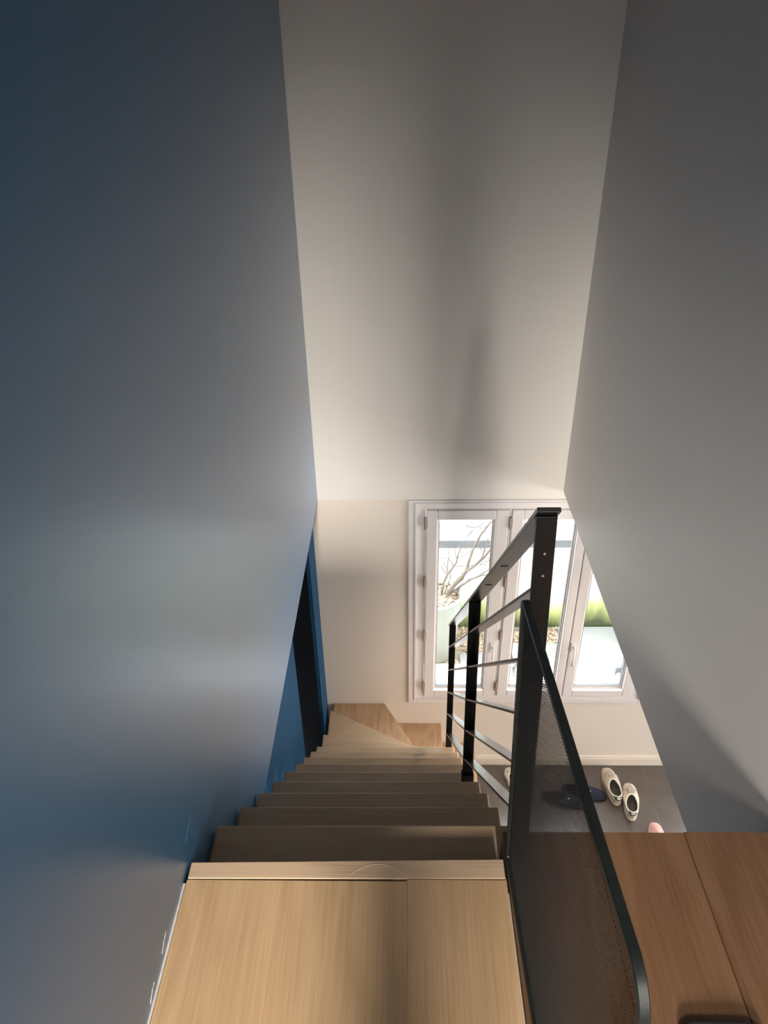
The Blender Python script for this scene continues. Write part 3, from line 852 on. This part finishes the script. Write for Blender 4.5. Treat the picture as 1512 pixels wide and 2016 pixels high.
# ================================================================== shoes
def shoe_outline(th, L, wt, wh):
    """plan outline of a shoe, heel at -L/2, toe at +L/2; th=0 at toe"""
    c, s = math.cos(th), math.sin(th)
    y = c * L / 2
    t = (y / L) + 0.5
    w = wh + (wt - wh) * min(1, max(0, (t - 0.15) / 0.5)) ** 1.2 - 0.10 * wt * math.exp(-((t - 0.42) / 0.16) ** 2)
    x = (abs(s) ** 0.72) * (1 if s >= 0 else -1) * w
    return Vector((x, y, 0))
def make_shoe(name, label, group, loc, ang, L=0.28, wt=0.053, wh=0.044, sole_h=0.024, oc=-0.056, ol=0.068, ow=0.036, hz=(0.074, 0.060, 0.078),
              mats=None, laces=True, tab=True, dot=False):
    """hz: height of the opening's rim at throat, side and heel"""
    o = thing(name, label, 'shoe' if 'sneaker' in name else 'slipper', loc, group)
    o.rotation_euler = (0, 0, ang)
    NT, NU = 48, 9
    def rim(th):
        c, s = math.cos(th), math.sin(th)
        z = hz[1] + (hz[0] - hz[1]) * max(0, c) ** 2 + (hz[2] - hz[1]) * max(0, -c) ** 2
        return Vector((s * ow, oc + c * ol, z))
    def S(th, u, off=0.0):
        a = shoe_outline(th, L, wt, wh) * (1 - 0.015)
        b = rim(th)
        p = a.lerp(Vector((b.x, b.y, 0)), u ** 1.0)
        fr = math.sin(min(1, u * 1.15) * math.pi / 2) ** 0.62
        z = sole_h + (b.z - sole_h) * fr * (0.62 + 0.38 * u if math.cos(th) > 0.35 else 1.0)
        if math.cos(th) <= 0.35 and math.cos(th) > 0:
            k = math.cos(th) / 0.35
            z = sole_h + (b.z - sole_h) * fr * (1 - k * (1 - (0.62 + 0.38 * u)))
        out = Vector((a.x, a.y, 0)).normalized()
        if off:
            return Vector((p.x, p.y, z)) + (out * (1 - u) + Vector((0, 0, 1)) * (u if math.cos(th) > 0 else u * 0.3)).normalized() * off
        q = 0.006 * math.sin(math.pi * min(u * 1.2, 1)) 
        return Vector((p.x, p.y, z)) + out * q
    th = [2 * math.pi * k / NT for k in range(NT)]
    # sole
    bm = bmesh.new()
    rings = []
    for (sc, z) in ((0.97, 0.0), (1.0, 0.003), (1.01, sole_h * 0.6), (1.0, sole_h), (0.94, sole_h + 0.002)):
        rings.append([bm.verts.new((lambda p: (p.x * sc, p.y * sc, z))(shoe_outline(t, L, wt, wh))) for t in th])
    for r in range(len(rings) - 1):
        for k in range(NT):
            bm.faces.new((rings[r][k], rings[r][(k + 1) % NT], rings[r + 1][(k + 1) % NT], rings[r + 1][k]))
    bm.faces.new(list(reversed(rings[0]))); bm.faces.new(rings[-1])
    new_obj('sole', bm, mats['sole'], o, smooth=True)
    bm = bmesh.new()
    rings = [[bm.verts.new(S(t, u / (NU - 1))) for t in th] for u in range(NU)]
    for r in range(NU - 1):
        for k in range(NT):
            bm.faces.new((rings[r][k], rings[r][(k + 1) % NT], rings[r + 1][(k + 1) % NT], rings[r + 1][k]))
    up = new_obj('upper', bm, mats['upper'], o, smooth=True)
    # lining
    bm = bmesh.new()
    rings = []
    for (sc, dz, f) in ((1.0, 0, 0), (0.94, -0.012, 0), (0.96, 0, 1.0)):
        ring = []
        for t in th:
            b = rim(t)
            z = b.z + dz if f == 0 else sole_h + 0.006
            ring.append(bm.verts.new((b.x * sc, oc + (b.y - oc) * sc, z)))
        rings.append(ring)
    for r in range(2):
        for k in range(NT):
            bm.faces.new((rings[r][k], rings[r][(k + 1) % NT], rings[r + 1][(k + 1) % NT], rings[r + 1][k]))
    bm.faces.new(rings[-1])
    new_obj('lining', bm, mats['lining'], o, smooth=True)
    bm = bmesh.new()
    ring = [rim(t) for t in th]
    tube(bm, ring + ring[:1], 0.0042 if laces else 0.003, 7, cap=False)
    new_obj('collar', bm, mats['collar'], o, smooth=True)
    if laces:
        for k in range(5):
            u = 0.86 - 0.11 * k
            pl_ = S(0.55 + 0.05 * k, u, 0.0055); pr = S(-0.55 - 0.05 * k, u - 0.02, 0.0055)
            pm = S(0, u, 0.011)
            pts = [pl_, pl_.lerp(pm, 0.55) + Vector((0, 0, 0.003)), pm, pr.lerp(pm, 0.55) + Vector((0, 0, 0.003)), pr]
            bm = bmesh.new()
            tube(bm, pts, 0.0026, 6)
            new_obj('lace', bm, mats['lace'], o, smooth=True)
        p = S(0, 0.82, 0.010)
        for sx in (-1, 1):
            bm = bmesh.new()
            tube(bm, [p, p + Vector((sx * 0.018, 0.006, 0.006)), p + Vector((sx * 0.032, -0.004, 0.002)), p + Vector((sx * 0.043, -0.02, -0.018))], 0.0020, 6)
            new_obj('lace', bm, mats['lace'], o, smooth=True)
    if tab:
        bm = bmesh.new()
        N1, N2 = 12, 6
        g = [[None] * (N2 + 1) for _ in range(N1 + 1)]
        for i in range(N1 + 1):
            t = math.pi - 0.85 + 1.70 * i / N1
            k = 1 - abs(i / N1 * 2 - 1)
            lo = 0.86 - 0.56 * min(1, k * 1.6)
            for j in range(N2 + 1):
                g[i][j] = bm.verts.new(S(t, lo + (1.0 - lo) * j / N2) + Vector((0, -0.0022, 0.0008)))
        for i in range(N1):
            for j in range(N2):
                bm.faces.new((g[i][j], g[i + 1][j], g[i + 1][j + 1], g[i][j + 1]))
        hb = new_obj('heel_tab', bm, mats['tab'], o, smooth=True)
        # three pale leaves on the tab
        for k, (dx, dz, rot) in enumerate(((-0.008, 0.0, 0.7), (0, 0.004, 0), (0.008, 0.0, -0.7))):
            bm = bmesh.new()
            base = S(math.pi, 0.74)
            ca, sa = math.cos(rot), math.sin(rot)
            vs_ = []
            for q in range(12):
                a = 2 * math.pi * q / 12
                lx, lz = 0.0042 * math.cos(a), 0.0085 * math.sin(a) * (1 - 0.2 * math.sin(a))
                vs_.append(bm.verts.new(base + Vector((dx + lx * ca - lz * sa, -0.0075 + (dz + lx * sa + lz * ca) * 0.25, dz + lx * sa + lz * ca))))
            fc = bm.faces.new(vs_)
            ex = bmesh.ops.extrude_face_region(bm, geom=[fc])
            for v in ex['geom']:
                if isinstance(v, bmesh.types.BMVert): v.co.y -= 0.0012
            new_obj('emblem_leaf', bm, mats['emblem'], hb)
    if dot:
        bm = bmesh.new()
        c = S(dot[0], dot[1], 0.003)
        bmesh.ops.create_cube(bm, size=1, matrix=Matrix.Translation(c) @ Matrix.Diagonal((0.006, 0.016, 0.003, 1)))
        new_obj('white_tag', bm, mats['emblem'], o)
    return o
M['leather'] = noisy('cream_leather', (0.62, 0.53, 0.42), (0.70, 0.61, 0.50), 14, 0.5, 0.1, 120)
M['sole'] = noisy('cream_rubber', (0.60, 0.52, 0.42), (0.68, 0.60, 0.50), 20, 0.6)
M['lining'] = noisy('brown_grey_lining', (0.055, 0.048, 0.038), (0.09, 0.08, 0.06), 40, 0.9)
M['collar'] = base_mat('ivory_collar', (0.74, 0.70, 0.62), 0.6)[0]
M['lace'] = base_mat('greyed_lace', (0.58, 0.52, 0.48), 0.8)[0]
M['tab'] = base_mat('dark_green_leather', (0.022, 0.045, 0.028), 0.45)[0]
M['emblem'] = base_mat('pale_emblem', (0.66, 0.68, 0.60), 0.5)[0]
M['navy'] = noisy('navy_felt', (0.006, 0.010, 0.024), (0.010, 0.016, 0.036), 60, 0.85, 0.2, 300)
M['navy_in'] = base_mat('black_slipper_lining', (0.006, 0.006, 0.008), 0.9)[0]
M['black_rubber'] = base_mat('black_rubber', (0.012, 0.012, 0.012), 0.6)[0]
M['pink'] = noisy('pink_felt', (0.62, 0.34, 0.30), (0.70, 0.42, 0.38), 40, 0.8, 0.2, 200)
M['white_shoe'] = noisy('white_leather', (0.72, 0.72, 0.66), (0.80, 0.80, 0.74), 14, 0.5)
sn = dict(sole=M['sole'], upper=M['leather'], lining=M['lining'], collar=M['collar'], lace=M['lace'], tab=M['tab'], emblem=M['emblem'])
nv = dict(sole=M['black_rubber'], upper=M['navy'], lining=M['navy_in'], collar=M['navy'], emblem=M['collar'])
pk = dict(sole=M['sole'], upper=M['pink'], lining=M['lining'], collar=M['pink'], emblem=M['emblem'])
wh = dict(sole=M['white_shoe'], upper=M['white_shoe'], lining=M['lining'], collar=M['collar'], lace=M['collar'], tab=M['tab'], emblem=M['emblem'])
def between(heel, toe):
    h, t = Vector((*heel, ZF)), Vector((*toe, ZF))
    d = t - h
    return (h + t) / 2, math.atan2(-d.x, d.y), d.length
c, a, L = between((1.342, 2.955), (1.333, 3.235))
make_shoe('sneaker', 'cream white sneaker with green heel tab touching the navy slipper', 'cream sneakers with green heel tabs', c, a, L, mats=sn)
c, a, L = between((1.402, 2.850), (1.452, 3.115))
make_shoe('sneaker', 'cream white sneaker with green heel tab and loose lace end', 'cream sneakers with green heel tabs', c, a, L, mats=sn)
slip = dict(wt=0.050, wh=0.040, sole_h=0.016, oc=-0.060, ol=0.072, ow=0.031, hz=(0.062, 0.030, 0.034), laces=False, tab=False)
c, a, L = between((1.015, 3.085), (1.288, 3.020))
make_shoe('slipper', 'navy slipper lying next to the cream sneakers', 'navy slippers on the tiles', c, a, L, mats=nv, dot=(0.45, 0.80), **slip)
c, a, L = between((0.875, 3.030), (1.148, 2.960))
make_shoe('slipper', 'navy slipper seen through the mesh of the guard panel', 'navy slippers on the tiles', c, a, L, mats=nv, dot=(0.45, 0.80), **slip)
c, a, L = between((1.515, 2.585), (1.535, 2.835))
make_shoe('slipper', 'pale pink slipper with rounded toe near the hallway floor edge', None, c, a, L, mats=pk, **slip)
c, a, L = between((0.700, 3.085), (0.690, 3.240))
make_shoe('sneaker', 'small white sneaker below the window behind the railing bars', None, c, a, L, wt=0.036, wh=0.030, sole_h=0.016, oc=-0.03, ol=0.040, ow=0.018, hz=(0.045, 0.04, 0.05), mats=wh, tab=False)

# low black case at the edge of the hallway floor
bm = bmesh.new()
pts = rounded(0, 0.142, 0, 0.20, (0.02, 0.02, 0.028, 0.028), 6)
prism(bm, [(u + 0.4615, z + 0.405) for u, z in pts], 0.0, 0.018)
bc = new_obj('black_case', bm, M['black_rubber'], bevel=0.006, seg=3)
tag(bc, 'flat black case with rounded corners on the hallway boards', 'case')
